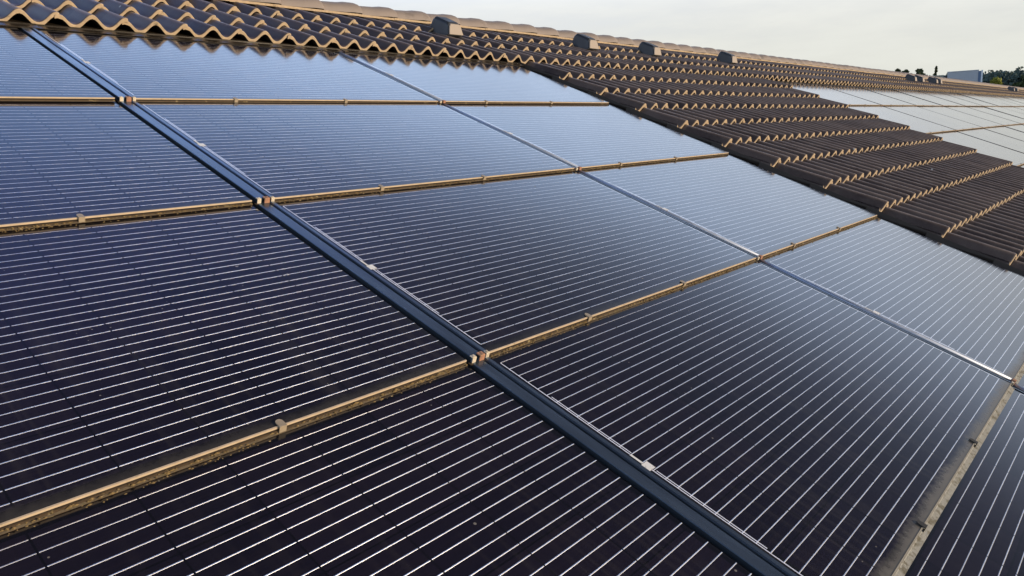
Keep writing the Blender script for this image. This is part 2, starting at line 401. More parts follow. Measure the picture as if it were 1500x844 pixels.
# ------------------------------------------------------------------ ground and hill
U0, U1 = -6.0, 46.0                   # ends of the building along the ridge
V_EAVE = 5.28
V_RIDGE = -1.10
gm = simple('grass_ground', (0.055, 0.075, 0.025), 0.95, var=0.5, nscale=0.15, dirt=(0.09, 0.08, 0.04))
g_ = MB()
i = [g_.vert(q) for q in ((-2500, -2500, 0), (2500, -2500, 0), (2500, 2500, 0), (-2500, 2500, 0))]
g_.face(i); gnd = g_.build('ground', gm); gnd['kind'] = 'structure'
ym = simple('asphalt_yard', (0.05, 0.05, 0.05), 0.9, var=0.3, nscale=2)
g_ = MB()
i = [g_.vert(q) for q in ((-12, -16, 0.004), (52, -16, 0.004), (52, 16, 0.004), (-12, 16, 0.004))]
g_.face(i); yard = g_.build('yard', ym); yard['kind'] = 'structure'

# ------------------------------------------------------------------ the building
bld = empty('tiled_building', (0, 0, 0), label='long low-pitched building roofed in dark brown wavy concrete tiles, carrying all the solar panels', cat='building')
ROT = (TH, 0, 0)
def roofpart(mb, name, mats, parent=bld):   # built in roof-plane coordinates (x=u, y=-v, z=out)
    o = mb.build(name, mats, parent); o.location = (0, 0, Z0); o.rotation_euler = ROT
    return o
RY = CT * 1.10                               # world y of the ridge
RZ = Z0 + ST * 1.10
EY = P(0, V_EAVE).y; EZ = P(0, V_EAVE).z
w = MB()
wy0, wy1 = EY + 0.45, 2 * RY - EY - 0.45
# closed shell: two long walls and two gables
for x0, x1 in ((U0 + 0.25, U0 + 0.55), (U1 - 0.55, U1 - 0.25)):
    ih = lambda y: RZ - 0.25 - abs(y - RY) * ST / CT
    w.extrude_x([(wy0 + 0.31, 0), (wy1 - 0.31, 0), (wy1 - 0.31, ih(wy1 - 0.31)), (RY, ih(RY)), (wy0 + 0.31, ih(wy0 + 0.31))], x0, x1)
w.box(U0 + 0.25, U1 - 0.25, wy0, wy0 + 0.30, 0, RZ - 0.25 - abs(wy0 - RY) * ST / CT)
w.box(U0 + 0.25, U1 - 0.25, wy1 - 0.30, wy1, 0, RZ - 0.25 - abs(wy0 - RY) * ST / CT)
w.build('wall', M['wall'], bld)
d = MB()
d.box(U0, U1, -V_EAVE + 0.03, 1.10, -0.14, -0.09)
roofpart(d, 'roof_deck', M['tile_under'])
d = MB()                                     # the far slope
d.box(U0, U1, -V_EAVE + 0.03, 1.06, -0.06, 0.02)
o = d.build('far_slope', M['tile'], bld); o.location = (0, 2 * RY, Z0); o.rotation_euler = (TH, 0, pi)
o.location = (U0 + U1, 2 * RY, Z0)
d = MB(); ng = 10
for s_ in range(ng):
    pass
prof = [(0.065 * cos(a), 0.065 * sin(a)) for a in [pi + pi * k / 10 for k in range(11)]] + [(0.060 * cos(a), 0.060 * sin(a)) for a in [2 * pi - pi * k / 10 for k in range(11)]]
d.extrude_x(prof, U0, U1)
o = d.build('gutter', M['zinc'], bld); o.location = (0, EY - 0.03, EZ - 0.05)

# tiles ------------------------------------------------------------
LAM, H = 0.157, 0.055
TOPC = (0.045, -0.295, -0.645)
C0, CP = 0.082, 0.363                         # front of the first course above the panels, course pitch
def hcurve(s): return H * (0.5 + 0.5 * cos(2 * pi * s / LAM)) ** 1.12
rt = random.Random(3)
def lay(u, k):            # the courses above the panels were laid a little out of parallel at the left end
    return -k * max(0.0, 4.0 - max(u, -0.3))
def add_tile(mb, ustart, sa, sb, vf, length=0.44, ns=13, sk=0.0, skirt=False, low=0.0):
    """one tile: s is measured from its left crest, front edge at vf"""
    dv = rt.uniform(-0.004, 0.004); dz = rt.uniform(-0.0015, 0.0015); tw = rt.uniform(-0.008, 0.008); du = rt.uniform(-0.0015, 0.0015)
    ns = max(3, int(round(ns * (sb - sa) / LAM)))
    vb = vf - length; drop = 0.088 * length
    rows = [(vb, -drop, 0), (vf - 0.012, 0, 0), (vf - 0.004, -0.0016, 0), (vf, -0.006, 0), (vf, -0.021, 1), (vb, -drop - 0.02, 2)]
    idx = []
    for k in range(-1 if skirt else 0, ns + 1):
        s = sa + (sb - sa) * max(k, 0) / ns - (0.003 if k < 0 else 0)
        base = 0.03 - low + hcurve(s) + dz + tw * (s - 0.15)
        if s < 0.03: base -= 0.010 * min(1.0, (0.03 - s) / 0.02)      # underlap below the neighbour's cover roll
        sh = lay(ustart + s, sk)
        if k < 0: base = 0.031
        idx.append([mb.vert((ustart + s + du, -(v + dv + sh), base + (z * 0.08 if k < 0 else z))) for v, z, _ in rows])
    for k in range(len(idx) - 1):
        a, b = idx[k], idx[k + 1]
        for r, mi in ((0, 0), (1, 0), (2, 1), (3, 1), (4, 2)):
            mb.face([a[r], a[r + 1], b[r + 1], b[r]], mi, r in (0, 1, 2))
    a = idx[0]; mb.face([a[0], a[5], a[4], a[3], a[2], a[1]], 0)
    b = idx[-1]; mb.face([b[0], b[1], b[2], b[3], b[4], b[5]], 0)
def tiles_between(mb, ua, ub, vf, length=0.44, ns=13, sk=0.0, skirt=False, low=0.0):
    """tiles from ua to ub; joints sit at 0.1813 + 0.314 k"""
    k0 = math.floor((ua - 0.1813) / 0.314); k = k0
    while True:
        u = 0.1813 + 0.314 * k
        sa, sb = -0.012, 0.326
        if u + sa < ua: sa = ua - u
        if u + sb > ub: sb = ub - u
        if sb - sa > 0.02 and sa < 0.31: add_tile(mb, u, sa, sb, vf, length, ns if u < 14 else 9, sk, skirt and sa > 0.0 and u + sa - ua < 0.001, low)
        k += 1
        if 0.1813 + 0.314 * k >= ub: break
UL = -3.46                                    # left end of the near array
UC = 3.520                                    # verge of the tile strip beside the near array
UD = 8.245                                    # right end of the tile strip
UF = 8.365                                    # left end of the far array
NCOL = 20; PF = 1.812
tm = MB()
for v_, sk_ in zip(TOPC, (0.037, 0.022, 0.012)):
    tiles_between(tm, U0, U1, v_, 0.46 if v_ > -0.6 else 0.39, sk=sk_)
for k in range(-1, 13):
    tiles_between(tm, UC, UD, C0 + CP * (k + 2), skirt=True, low=0.008)
    tiles_between(tm, U0, UL, C0 + CP * (k + 2), ns=9)
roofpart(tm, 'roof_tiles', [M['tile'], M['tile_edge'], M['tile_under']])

# ridge caps ---------------------------------------------------------
rm = MB(); rr = random.Random(5)
pc = 0.362
nseg = 12
for k in range(int((U1 - U0) / pc) + 1):
    x0 = U0 - 0.05 + pc * k - 0.02; x1 = x0 + pc + 0.05
    dz = rr.uniform(-0.003, 0.003); dy = rr.uniform(-0.004, 0.004)
    rings = []
    for f, sc, lift in ((0, 0.90, 0.0), (0.06, 0.905, 0.0), (0.62, 0.955, 0.004), (0.78, 1.02, 0.006), (0.93, 1.03, 0.006), (0.985, 1.01, 0.005), (1.0, 0.975, 0.004), (1.0, 0.88, 0.0)):
        ring = []
        for j in range(nseg + 1):
            a = pi * j / nseg
            ring.append(rm.vert((x0 + (x1 - x0) * f, RY + dy - 0.178 * sc * cos(a), RZ + 0.010 + dz + lift + 0.098 * sc * sin(a) ** 0.9)))
        rings.append(ring)
    for q in range(len(rings) - 1):
        for j in range(nseg):
            rm.face([rings[q][j], rings[q][j + 1], rings[q + 1][j + 1], rings[q + 1][j]], 1 if q == 6 else 0, q < 5)
    # raw lower rim, both sides
    for sgn in (0, 1):
        y = RY + dy - (0.178 if sgn == 0 else -0.178)
        ya, yb = (y - 0.001, y + 0.022) if sgn == 0 else (y - 0.022, y + 0.001)
        i0 = len(rm.v)
        rm.box(x0 + 0.012, x1 - 0.018, ya + 0.006 * (1 - sgn), yb - 0.006 * sgn, RZ - 0.006 + dz, RZ + 0.0095 + dz, 1)
rm.build('ridge_caps', [M['ridge'], M['tile_edge']], bld)
# dark ventilated strip under the caps
sm = MB(); sm.box(U0, U1, 1.03, 1.07, -0.03, 0.075); roofpart(sm, 'ridge_strip', M['tile_under'])
for x in (U0, U1):
    vb = MB(); vb.box(x - 0.03, x + 0.03, -V_EAVE, 1.10, -0.18, 0.10); roofpart(vb, 'verge_board', M['apron'])

# ------------------------------------------------------------------ solar panels
LIP = 0.0228            # height of a panel's lower edge above the roof plane
STEP = 0.0135           # drop from one panel's lower edge to the glass below it
TILT = math.atan(STEP)
PROT = (TH - TILT, 0, 0)
def panel_parts(root, W_, glass, hooks, side=True, sticker=True, hs=1.0, seam=None):
    """local x along the ridge from the left glass edge, y up the slope from the bottom edge, z out"""
    mb = MB(); mb.box(0, W_, 0, 1.07, -0.006, 0.0)
    mb.build('laminate', glass, root)['dust'] = 0.55
    x0 = -0.052 if side else 0.001
    r = MB()
    r.box(0.0, W_, -0.0040, -0.0005, -0.0036, 0.0012, 0)                   # bright lip on the glass edge
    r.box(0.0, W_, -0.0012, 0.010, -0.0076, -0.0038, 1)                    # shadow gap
    r.extrude_x([(0.008, -0.0078), (-0.0035, -0.0078), (-0.0055, -0.0088), (-0.0060, -0.0110), (-0.0110, -0.0117), (-0.0110, -0.0126), (0.008, -0.0126)], 0.0, W_, 2)
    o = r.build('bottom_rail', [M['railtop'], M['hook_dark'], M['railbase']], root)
    # the flat flange carries dust: its faces look up
    for pl in o.data.polygons:
        if pl.normal.z > 0.9 and -0.0117 < pl.center.z < -0.0111: pl.material_index = 3
    o.data.materials.append(M['flange'])
    if side:
        s = MB()
        s.box(-0.0565, -0.001, 0.0, 1.07, -0.0124, -0.0105, 1)
        s.box(-0.043, -0.037, 0.0, 1.07, -0.0103, -0.001, 0)
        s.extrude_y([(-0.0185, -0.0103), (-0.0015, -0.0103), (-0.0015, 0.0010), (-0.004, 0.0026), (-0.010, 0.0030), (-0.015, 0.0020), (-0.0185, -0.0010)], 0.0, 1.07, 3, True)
        s.box(-0.055, -0.003, -0.006, -0.002, -0.0120, 0.0, 2)
        s.build('side_rail', [seam or M['bar'], M['hook_dark'], M['railbase'], seam or M['barlight']], root)
        e = MB(); e.box(-0.022, -0.004, -0.011, 0.002, -0.0105, 0.0048, 0); e.build('end_cap', M['rust'], root, bevel=0.0015)
        e = MB(); e.box(-0.044, -0.032, -0.009, 0.0, -0.0110, 0.0020, 0); e.build('end_clip', M['clip'], root, bevel=0.0015)
    for hx in hooks:
        k = MB()
        w2 = 0.0080 * hs
        k.box(hx - w2, hx + w2, -0.0090, -0.0066, -0.0113, 0.0014)          # upright
        k.box(hx - w2, hx + w2, -0.0090, 0.006, 0.0016, 0.0040)             # tongue on the glass
        n = 8; i0 = [k.vert((hx + w2 * cos(pi * q / n), 0.006 + 0.008 * sin(pi * q / n), z)) for z in (0.0016, 0.0040) for q in range(n + 1)]
        for q in range(n):
            k.face([i0[q], i0[q + 1], i0[n + 2 + q], i0[n + 1 + q]])
        k.face(i0[:n + 1]); k.face(i0[n + 1:])
        k.build('hook', M['hook'], root)
    if sticker:
        k = MB()
        k.box(0.0035, 0.027, 0.486, 0.510, 0.0003, 0.0008)
        k.box(0.008, 0.0145, 0.511, 0.545, 0.0003, 0.0008)
        k.build('sticker', M['sticker'], root)
ROWW = ['top', 'second', 'third', 'fourth', 'fifth']
def proot(name, u, k, z=0.0): return empty(name, P(u, k + 1, LIP + z), PROT)
def dusty_rail(W_):
    r = MB()
    r.box(0.0, W_, -0.0040, -0.0005, -0.0036, 0.0012, 0)
    r.box(0.0, W_, -0.0012, 0.010, -0.0076, -0.0038, 1)
    r.extrude_x([(0.008, -0.0067), (-0.0045, -0.0067), (-0.0060, -0.0085), (-0.0200, -0.0112), (-0.0200, -0.0126), (0.008, -0.0126)], 0.0, W_, 2)
    return r.mesh('dusty_rail', [M['lip_grey'], M['hook_dark'], M['flange_grey']])
def moss_mesh(W_, seed, n):
    rng = random.Random(seed); mb = MB(); spots = [(rng.uniform(0.02, W_ - 0.02), rng.uniform(0.03, 0.16)) for _ in range(9)]
    for _ in range(n):
        c, sp = rng.choice(spots)
        x = rng.gauss(c, sp) if rng.random() < 0.8 else rng.uniform(0, W_)
        if not 0.01 < x < W_ - 0.01: continue
        y = rng.uniform(-0.0105, -0.0058); r_ = rng.uniform(0.0010, 0.0030) * (1.4 if rng.random() < 0.1 else 1.0)
        z = rng.uniform(-0.0122, -0.0085)
        if rng.random() < 0.25: y = rng.uniform(-0.020, -0.011); z = -0.0130; r_ *= 0.8
        rx = r_ * rng.uniform(0.8, 2.4)
        i = [mb.vert(q) for q in ((x - rx, y, z), (x, y - r_, z + r_ * 0.2), (x + rx, y, z), (x, y + r_, z + r_ * 0.2), (x + rng.uniform(-.3, .3) * rx, y, z + r_ * 1.1), (x, y, z - r_))]
        for a, b in ((0, 1), (1, 2), (2, 3), (3, 0)): mb.face((i[a], i[b], i[4])); mb.face((i[b], i[a], i[5]))
    return mb.mesh('moss', [M['moss']])
GN = 'near solar panels beside the wide joint'
WP = 1.65
# near array: column 1 (right of the wide joint) and the others with a narrow joint on their left
uc = {-1: -3.357, 0: -1.65, 1: 0.0685, 2: 1.7755}
def near_label(c, r):
    if c == 1:
        return ['blue-tinged solar panel right of the wide dark joint, tucked under the tile edge',
                'solar panel right of the wide joint, in the second row below the tiles',
                'purplish solar panel right of the wide joint, in the third row below the tiles',
                'large near-black solar panel right of the wide joint, fourth row, with a white sticker',
                'solar panel in the bottom right corner, below the dusty pale rail'][r]
    if c == 2:
        return ['pale solar panel of the top row, in the corner between tile edge and tile strip',
                'sky-pale solar panel touching the tile strip, second row of the near array',
                'blue-grey solar panel touching the tile strip, third row of the near array',
                'grey-blue solar panel touching the tile strip, fourth row of near array, right edge',
                'solar panel at the right edge, lowest row, its left rail below the fourth row'][r]
    if c == 0:
        return ['blue solar panel left of the wide dark joint, under the tile edge at top left',
                'deep blue solar panel left of the wide joint, in the second row',
                'big dark solar panel left of the wide joint, third row, crossed by bright silver lines',
                'black solar panel at the bottom left, left of the wide joint, nearest row',
                'solar panel left of the wide joint in the lowest row by the gutter'][r]
    return 'solar panel in the leftmost column of the near array, %s row' % ROWW[r]
p1 = proot('solar_panel', uc[1], 0); tag(p1, near_label(1, 0), 'solar panel', GN)
panel_parts(p1, WP, M['glass'], (0.43, 1.02), side=False)
p2 = proot('solar_panel', uc[2], 0); tag(p2, near_label(2, 0), 'solar panel', GN)
panel_parts(p2, WP - 0.010, M['glass'], (0.34, 0.97))
for r in range(5):
    for c in (-1, 0, 1, 2):
        if (c, r) in ((1, 0), (2, 0)): continue
        src = p1 if c == 1 else p2
        rt_ = dup(src, P(uc[c], r + 1, LIP), near_label(c, r), GN)
        rt_.rotation_euler.x += random.uniform(-0.0015, 0.0015); rt_.rotation_euler.y = random.uniform(-0.0008, 0.0008)
        # hooks are never set out quite alike; the fourth row's lower rail is greyer and dustier
        for ch in list(rt_.children):
            if ch.name.startswith('laminate'): ch['dust'] = 1.25 if (r == 3 and c > 0) else random.uniform(0.2, 0.5)
            if ch.name.startswith('bottom_rail') and c >= 0 and 0 < r < 3:
                mo = bpy.data.objects.new('moss', moss_mesh(WP, 10 * r + c, 520 if r == 2 else 320)); link(mo); mo.parent = rt_; mo['kind'] = 'stuff'
            if r == 3 and c > 0:
                if ch.name.startswith('bottom_rail'):
                    ch.data = dusty_rail(WP if c == 1 else WP - 0.010); ch['label'] = 'rail with a wide grey dusty flange'
                if ch.name.startswith('hook'):
                    ch.data = ch.data.copy(); ch.data.materials[0] = M['hook_black']
            if ch.name.startswith('hook'):
                ch.location.x += random.uniform(-0.03, 0.03) + (0.16 if c == 0 else 0.0)

# the wide joint: one strip a row
GJ = 'segments of the wide joint strip'
js = empty('joint_strip', P(0.0, 1, LIP), PROT)
tag(js, 'wide dark blue joint strip segment at top left, running in under the tiles', 'joint strip', GJ)
mb = MB(); mb.box(0.0004, 0.068, 0, 1.07, -0.0126, -0.0112, 1)
mb.extrude_y([(0.009, -0.0110), (0.046, -0.0110), (0.046, 0.0012), (0.0445, 0.003), (0.0105, 0.003), (0.009, 0.0012)], 0.0, 1.07, 0)
mb.build('flat_bar', [M['bar'], M['hook_dark']], js)
mb = MB(); mb.extrude_y([(0.0515, -0.0110), (0.0680, -0.0110), (0.0680, 0.0030), (0.0655, 0.0055), (0.0545, 0.0055), (0.0515, 0.0030)], 0.0, 1.07, 0)
mb.build('raised_rail', M['bar'], js)
mb = MB(); mb.extrude_x([(0.005, 0.0032), (0.005, 0.0066), (-0.0095, 0.0066), (-0.0112, 0.0050), (-0.0112, -0.0112), (-0.0085, -0.0112), (-0.0085, 0.0032)], 0.031, 0.050)
mb.build('end_cap', M['rust'], js, bevel=0.001)
for x0_, x1_ in ((0.006, 0.020), (0.056, 0.068)):
    mb = MB()
    mb.extrude_x([(0.003, 0.0034), (0.003, 0.0060), (-0.0080, 0.0060), (-0.0098, 0.0045), (-0.0098, -0.0105), (-0.0072, -0.0105), (-0.0072, 0.0034)], x0_, x1_)
    xm = (x0_ + x1_) / 2
    i0 = [[mb.vert((xm + 0.0036 * cos(2 * pi * q / 10), -0.0045 + 0.0036 * sin(2 * pi * q / 10), z)) for q in range(10)] for z in (0.0061, 0.0078)]
    for q in range(10): mb.face([i0[0][q], i0[0][(q + 1) % 10], i0[1][(q + 1) % 10], i0[1][q]])
    mb.face(i0[1])
    mb.build('clip', M['clip'], js, bevel=0.0008)
mb = MB(); mb.box(0.0, 0.069, -0.0135, -0.002, -0.0124, -0.0113, 0)
mb.build('foot_plate', M['railbase'], js)
for r, lb in ((1, 'wide joint strip segment between two deep blue panels, second row'),
              (2, 'wide joint strip segment in the third row, between dark panels mid picture'),
              (3, 'longest wide joint strip segment, running to the bottom edge of the picture'),
              (4, 'wide joint strip segment of the lowest row by the gutter')):
    dup(js, P(0.0, r + 1, LIP), lb, GJ)

# far array
GFAR = 'far solar panels beyond the tile strip'
WF = PF - 0.0565
ORD = ['first', 'second', 'third', 'fourth', 'fifth', 'sixth', 'seventh', 'eighth', 'ninth', 'tenth', 'eleventh', 'twelfth', 'thirteenth',
       'fourteenth', 'fifteenth', 'sixteenth', 'seventeenth', 'eighteenth', 'nineteenth', 'twentieth']
pf = None
for r in range(5):
    for c in range(NCOL):
        lb = 'pale sky-reflecting solar panel of the far array, %s row, %s from the tile strip' % (ROWW[r], ORD[c])
        pos = P(UF + PF * c, r + 1, LIP)
        if pf is None:
            pf = empty('solar_panel', pos, PROT); tag(pf, lb, 'solar panel', GFAR)
            panel_parts(pf, WF, M['glass_far'], (0.45, 1.08), sticker=False, seam=M['seam'])
        else:
            d_ = dup(pf, pos, lb, GFAR); d_.rotation_euler.x += random.uniform(-0.0025, 0.0025); d_.rotation_euler.y = random.uniform(-0.0015, 0.0015)

# ------------------------------------------------------------------ flashings
def side_flashing(name, ua, ub, lip_at, label):
    """black gutter between panels and tile edge; ua is the panel side"""
    r = empty(name, P(ua, V_EAVE), ROT); tag(r, label, 'flashing')
    tr = MB(); hd = MB(); sgn = 1 if ub > ua else -1
    for k in range(5):
        L0, L1 = V_EAVE - (k + 1), V_EAVE - k          # local y range of row k
        z0, z1 = LIP, LIP - STEP                         # at the lower / upper end
        def slab(mbx, xa, xb, dz0, dz1):
            if xa > xb: xa, xb = xb, xa
            i = [mbx.vert(q) for q in ((xa, L0, z0 + dz0), (xb, L0, z0 + dz0), (xb, L1, z1 + dz0), (xa, L1, z1 + dz0),
                                       (xa, L0, z0 + dz1), (xb, L0, z0 + dz1), (xb, L1, z1 + dz1), (xa, L1, z1 + dz1))]
            for q in ((0, 3, 2, 1), (4, 5, 6, 7), (0, 1, 5, 4), (1, 2, 6, 5), (2, 3, 7, 6), (3, 0, 4, 7)): mbx.face([i[t] for t in q])
        slab(tr, sgn * 0.001, sgn * (abs(ub - ua) + 0.09), -0.040, -0.036)
        slab(hd, sgn * 0.004, sgn * 0.009, -0.0355, -0.003)
        slab(hd, sgn * 0.016, sgn * 0.022, -0.0355, -0.001)
    tr.build('trough', M['flash'], r); hd.build('fold', M['flash'], r)
    return r
side_flashing('side_flashing', 3.4135, UC, 0, 'long black metal flashing along the left edge of the tile strip')
side_flashing('side_flashing', UF - 0.058, UD, 0, 'black metal flashing along the right edge of the tile strip, by the far panels')
side_flashing('side_flashing', -3.357 - 0.058, UL, 0, 'black metal flashing at the left end of the near panels')
GT = 'top flashing lengths under the tile edge'
def top_flashing(ua, ub, label, lift=0.0):
    sl = 0.037 if ua < 3.9 and ua > -0.5 else 0.0
    r = empty('top_flashing', P(ua, 0.105 + lay(ua, 0.037), 0.0075), (TH, 0, 0)); r.rotation_euler = (Matrix.Rotation(TH, 3, 'X') @ Matrix.Rotation(-sl, 3, 'Z')).to_euler(); tag(r, label, 'flashing', GT)
    mb = MB(); z = lift
    mb.extrude_x([(0.0, 0.0035), (0.0, 0.0065 + z), (0.050, 0.0088 + z), (0.34, 0.000 + z), (0.34, -0.004 + z), (0.050, 0.0045 + z)], 0.0, ub - ua)
    mb.build('sheet', M['apron'], r)
    mb = MB(); mb.extrude_x([(0.049, 0.0090 + z), (0.049, 0.0125 + z), (0.053, 0.0125 + z), (0.053, 0.0090 + z)], 0.0, ub - ua)
    mb.build('folded_edge', M['apron'], r)
    return r
top_flashing(-3.46, -0.40, 'brown metal top flashing at the far left, beyond the frame')
top_flashing(-0.398, 0.085, 'brown metal top flashing at top left, ending over the wide joint', 0.003)
top_flashing(0.087, 1.80, 'brown metal top flashing above the panel right of the wide joint')
top_flashing(1.802, 3.50, 'brown metal top flashing ending at the corner of the tile strip', 0.002)
top_flashing(UF - 0.1, UF + PF * NCOL, 'long brown metal top flashing above the far solar panels')

# ------------------------------------------------------------------ roof vents
GV = 'roof vents below the ridge'
def loft(rings, close_ends=True):
    mb = MB(); ids = [[mb.vert(q) for q in r] for r in rings]; n = len(rings[0])
    for a, b in zip(ids, ids[1:]):
        for k in range(n): mb.face([a[k], a[(k + 1) % n], b[(k + 1) % n], b[k]], 0, False)
    mb.face(ids[0]); mb.face(ids[-1][::-1])
    return mb
VV, VZ = -0.475, 0.060
vt = empty('roof_vent', P(3.25, VV, VZ), ROT)
tag(vt, 'nearest charcoal roof vent, largest, with a tan sunlit face', 'roof vent', GV)
def ring(y, wb, wt, z0, z1):      # trapezoid section across u at local y
    c_ = 0.018
    return [(-wb / 2, y, z0), (wb / 2, y, z0), (wb / 2 - (wb - wt) / 2 * 0.8, y, z1 - c_), (wt / 2 - 0.012, y, z1), (-wt / 2 + 0.012, y, z1), (-(wb / 2 - (wb - wt) / 2 * 0.8), y, z1 - c_)]
def sheared(y, dy, wb, wt, z0, z1):
    r = ring(y, wb, wt, z0, z1); return [(x, yy + dy * (z - z0) / (z1 - z0), z) for x, yy, z in r]
mb = loft([sheared(0.232, -0.004, 0.180, 0.125, -0.02, 0.098), sheared(0.212, -0.004, 0.186, 0.135, -0.02, 0.114), sheared(0.060, 0.010, 0.176, 0.132, -0.02, 0.109), sheared(0.006, 0.045, 0.166, 0.128, 0.018, 0.104)])
mb.build('hood', M['vent'], vt, bevel=0.006)
mb = loft([sheared(0.0055, 0.040, 0.156, 0.122, 0.026, 0.100), sheared(-0.006, 0.040, 0.154, 0.120, 0.026, 0.099)])
mb.build('face_plate', M['ventface'], vt, bevel=0.003)
mb = MB(); mb.box(-0.125, 0.125, -0.02, 0.27, -0.022, -0.010)
mb.build('base_plate', M['vent'], vt, bevel=0.005)
for u, lb in ((5.19, 'second charcoal roof vent from the left, under the ridge caps'),
              (6.43, 'third charcoal roof vent from the left, between two others under the ridge'),
              (8.40, 'fourth charcoal roof vent from the left, last one before the far array'),
              (17.55, 'distant dark vent, left one of the first far pair'),
              (18.22, 'distant dark vent, right one of the first far pair'),
              (19.52, 'distant dark vent, left one of the second far pair'),
              (19.95, 'distant dark vent, right one of the second far pair'),
              (30.84, 'tiny dark vent at the right edge, left one of the last pair'),
              (31.6, 'tiny dark vent at the right edge, right one of the last pair')):
    dup(vt, P(u, VV, VZ), lb, GV)

# ------------------------------------------------------------------ background beyond the ridge
CW = Vector((-1.27575, -4.07041, Z0 - 0.56856))
def leafmat(name, a, b_):
    mt, t, b = new_mat(name); g = G(t)
    n = g.noise(g.obj(), 0.6, 4); r = g.n('ShaderNodeNewGeometry').outputs['Random Per Island']
    g.put(b.inputs['Base Color'], g.mix(g.m('MULTIPLY_ADD', n, 0.5, g.m('MULTIPLY', r, 0.5)), a + (1,), b_ + (1,)))
    b.inputs['Roughness'].default_value = 0.7; b.inputs['Specular IOR Level'].default_value = 0.2
    return mt
ML = {'dark': leafmat('dark_foliage', (0.020, 0.032, 0.012), (0.055, 0.075, 0.028)),
      'bush': leafmat('yellow_green_foliage', (0.13, 0.14, 0.02), (0.26, 0.27, 0.05)),
      'far': leafmat('haze_tinted_foliage', (0.045, 0.075, 0.072), (0.085, 0.120, 0.105))}  # bluish cast of distance haze is mixed into the far leaf colour
bark = simple('bark', (0.07, 0.055, 0.04), 0.95, nscale=6, bmp=0.5)
def leaves(mb, rng, c, rad, n, size):
    for _ in range(n):
        d_ = Vector((rng.gauss(0, 1), rng.gauss(0, 1), rng.gauss(0, 1))).normalized()
        rr_ = rng.random() ** 0.45
        q = Vector(c) + Vector((d_.x * rad[0], d_.y * rad[1], d_.z * rad[2])) * rr_
        s = size * rng.uniform(0.6, 1.4)
        a = Vector((rng.gauss(0, 1), rng.gauss(0, 1), rng.gauss(0, 0.6))).normalized(); b2 = a.orthogonal().normalized()
        b2 = (Matrix.Rotation(rng.uniform(0, 6.28), 3, a) @ b2)
        cc = a.cross(b2)
        i = [mb.vert(q + b2 * s), mb.vert(q + cc * s * 0.6), mb.vert(q - b2 * s), mb.vert(q - cc * s * 0.6)]
        mb.face(i)
def tree(name, x, y, height, cw, lm, label, cat='tree', seed=1, low=0.35, group=None, clumps=16, n=90, ls=0.3, conifer=False):
    rng = random.Random(seed)
    r = empty(name, (x, y, 0)); tag(r, label, cat, group)
    t_ = MB(); seg = 8
    def limb(p0, p1, r0, r1):
        ax = (p1 - p0).normalized(); o1 = ax.orthogonal().normalized(); o2 = ax.cross(o1)
        ia = [t_.vert(p0 + (o1 * cos(2 * pi * k / seg) + o2 * sin(2 * pi * k / seg)) * r0) for k in range(seg)]
        ib = [t_.vert(p1 + (o1 * cos(2 * pi * k / seg) + o2 * sin(2 * pi * k / seg)) * r1) for k in range(seg)]
        for k in range(seg): t_.face([ia[k], ia[(k + 1) % seg], ib[(k + 1) % seg], ib[k]], 0, True)
    top = Vector((0, 0, height * 0.85)); limb(Vector((0, 0, 0)), top, height * 0.028 + 0.04, 0.03)
    cm = MB()
    for q in range(clumps):
        if conifer:
            f = q / (clumps - 1.0); zc = height * (low + (1 - low) * f); rad = cw * (1 - f) * 0.9 + 0.15
            a = q * 2.4; c = Vector((cos(a) * rad * 0.4, sin(a) * rad * 0.4, zc)); rr_ = (rad * 0.7, rad * 0.7, 0.35)
        else:
            a = rng.uniform(0, 2 * pi); f = rng.uniform(0, 1)
            prof_ = math.sqrt(max(0.05, 1 - (2 * f - 0.9) ** 2 / 1.25))
            rad = cw * prof_ * rng.uniform(0.25, 0.85); zc = height * low + (height * (1 - low) - 0.35 * cw) * f
            c = Vector((cos(a) * rad, sin(a) * rad, zc)); k_ = rng.uniform(0.26, 0.45) * cw; rr_ = (k_, k_, k_ * 0.8)
            limb(Vector((0, 0, zc * 0.6)), c, 0.05 + height * 0.006, 0.02)
        leaves(cm, rng, c, rr_, n, ls)
    t_.build('trunk', bark, r); cm.build('crown', lm, r)
    return r
GZ = Z0
def top_z(dz): return GZ + dz          # background heights are given relative to the roof origin
# small trees showing just above the ridge
GR = 'small trees in a row beyond the ridge'
for q, (x, y, dz, cw, lb) in enumerate((
        (143.98, 33.36, 8.1, 1.0, 'leftmost little tree peeping over the roof ridge'),
        (144.19, 32.3, 7.9, 1.0, 'second little tree from the left over the roof ridge'),
        (144.39, 31.3, 8.1, 0.9, 'third little tree from the left over the roof ridge'),
        (144.61, 30.2, 8.2, 1.15, 'fourth little tree from the left over the ridge, above the first far vents'),
        (135.1, 27.5, 7.4, 1.2, 'rounded little tree over the ridge, just right of the row of four'))):
    tree('small_tree', x, y, top_z(dz), cw, ML['dark'], lb, seed=20 + q, group=GR, low=0.55, clumps=12, n=90, ls=0.22)
tree('conifer_tree', 194.15, 38.46, top_z(10.5), 1.5, ML['dark'], 'thin pointed tree standing above the pale annex', seed=41, low=0.5, clumps=14, n=70, ls=0.3, conifer=True)
# warehouse
wh = empty('warehouse', (117, 18.6, 0), (0, 0, radians(11))); tag(wh, 'pale blue-grey flat-roofed warehouse beyond the ridge at the right', 'warehouse')
whm = simple('blue_grey_cladding', (0.40, 0.44, 0.50), 0.5, var=0.06, nscale=1.0, stretch=(1, 6, 0.2))
whd = simple('dark_blue_cladding', (0.08, 0.14, 0.25), 0.5, var=0.1, nscale=1.0)
whl = simple('pale_corner_trim', (0.62, 0.68, 0.75), 0.5, var=0.05, nscale=1.0)
HT = GZ + 5.38
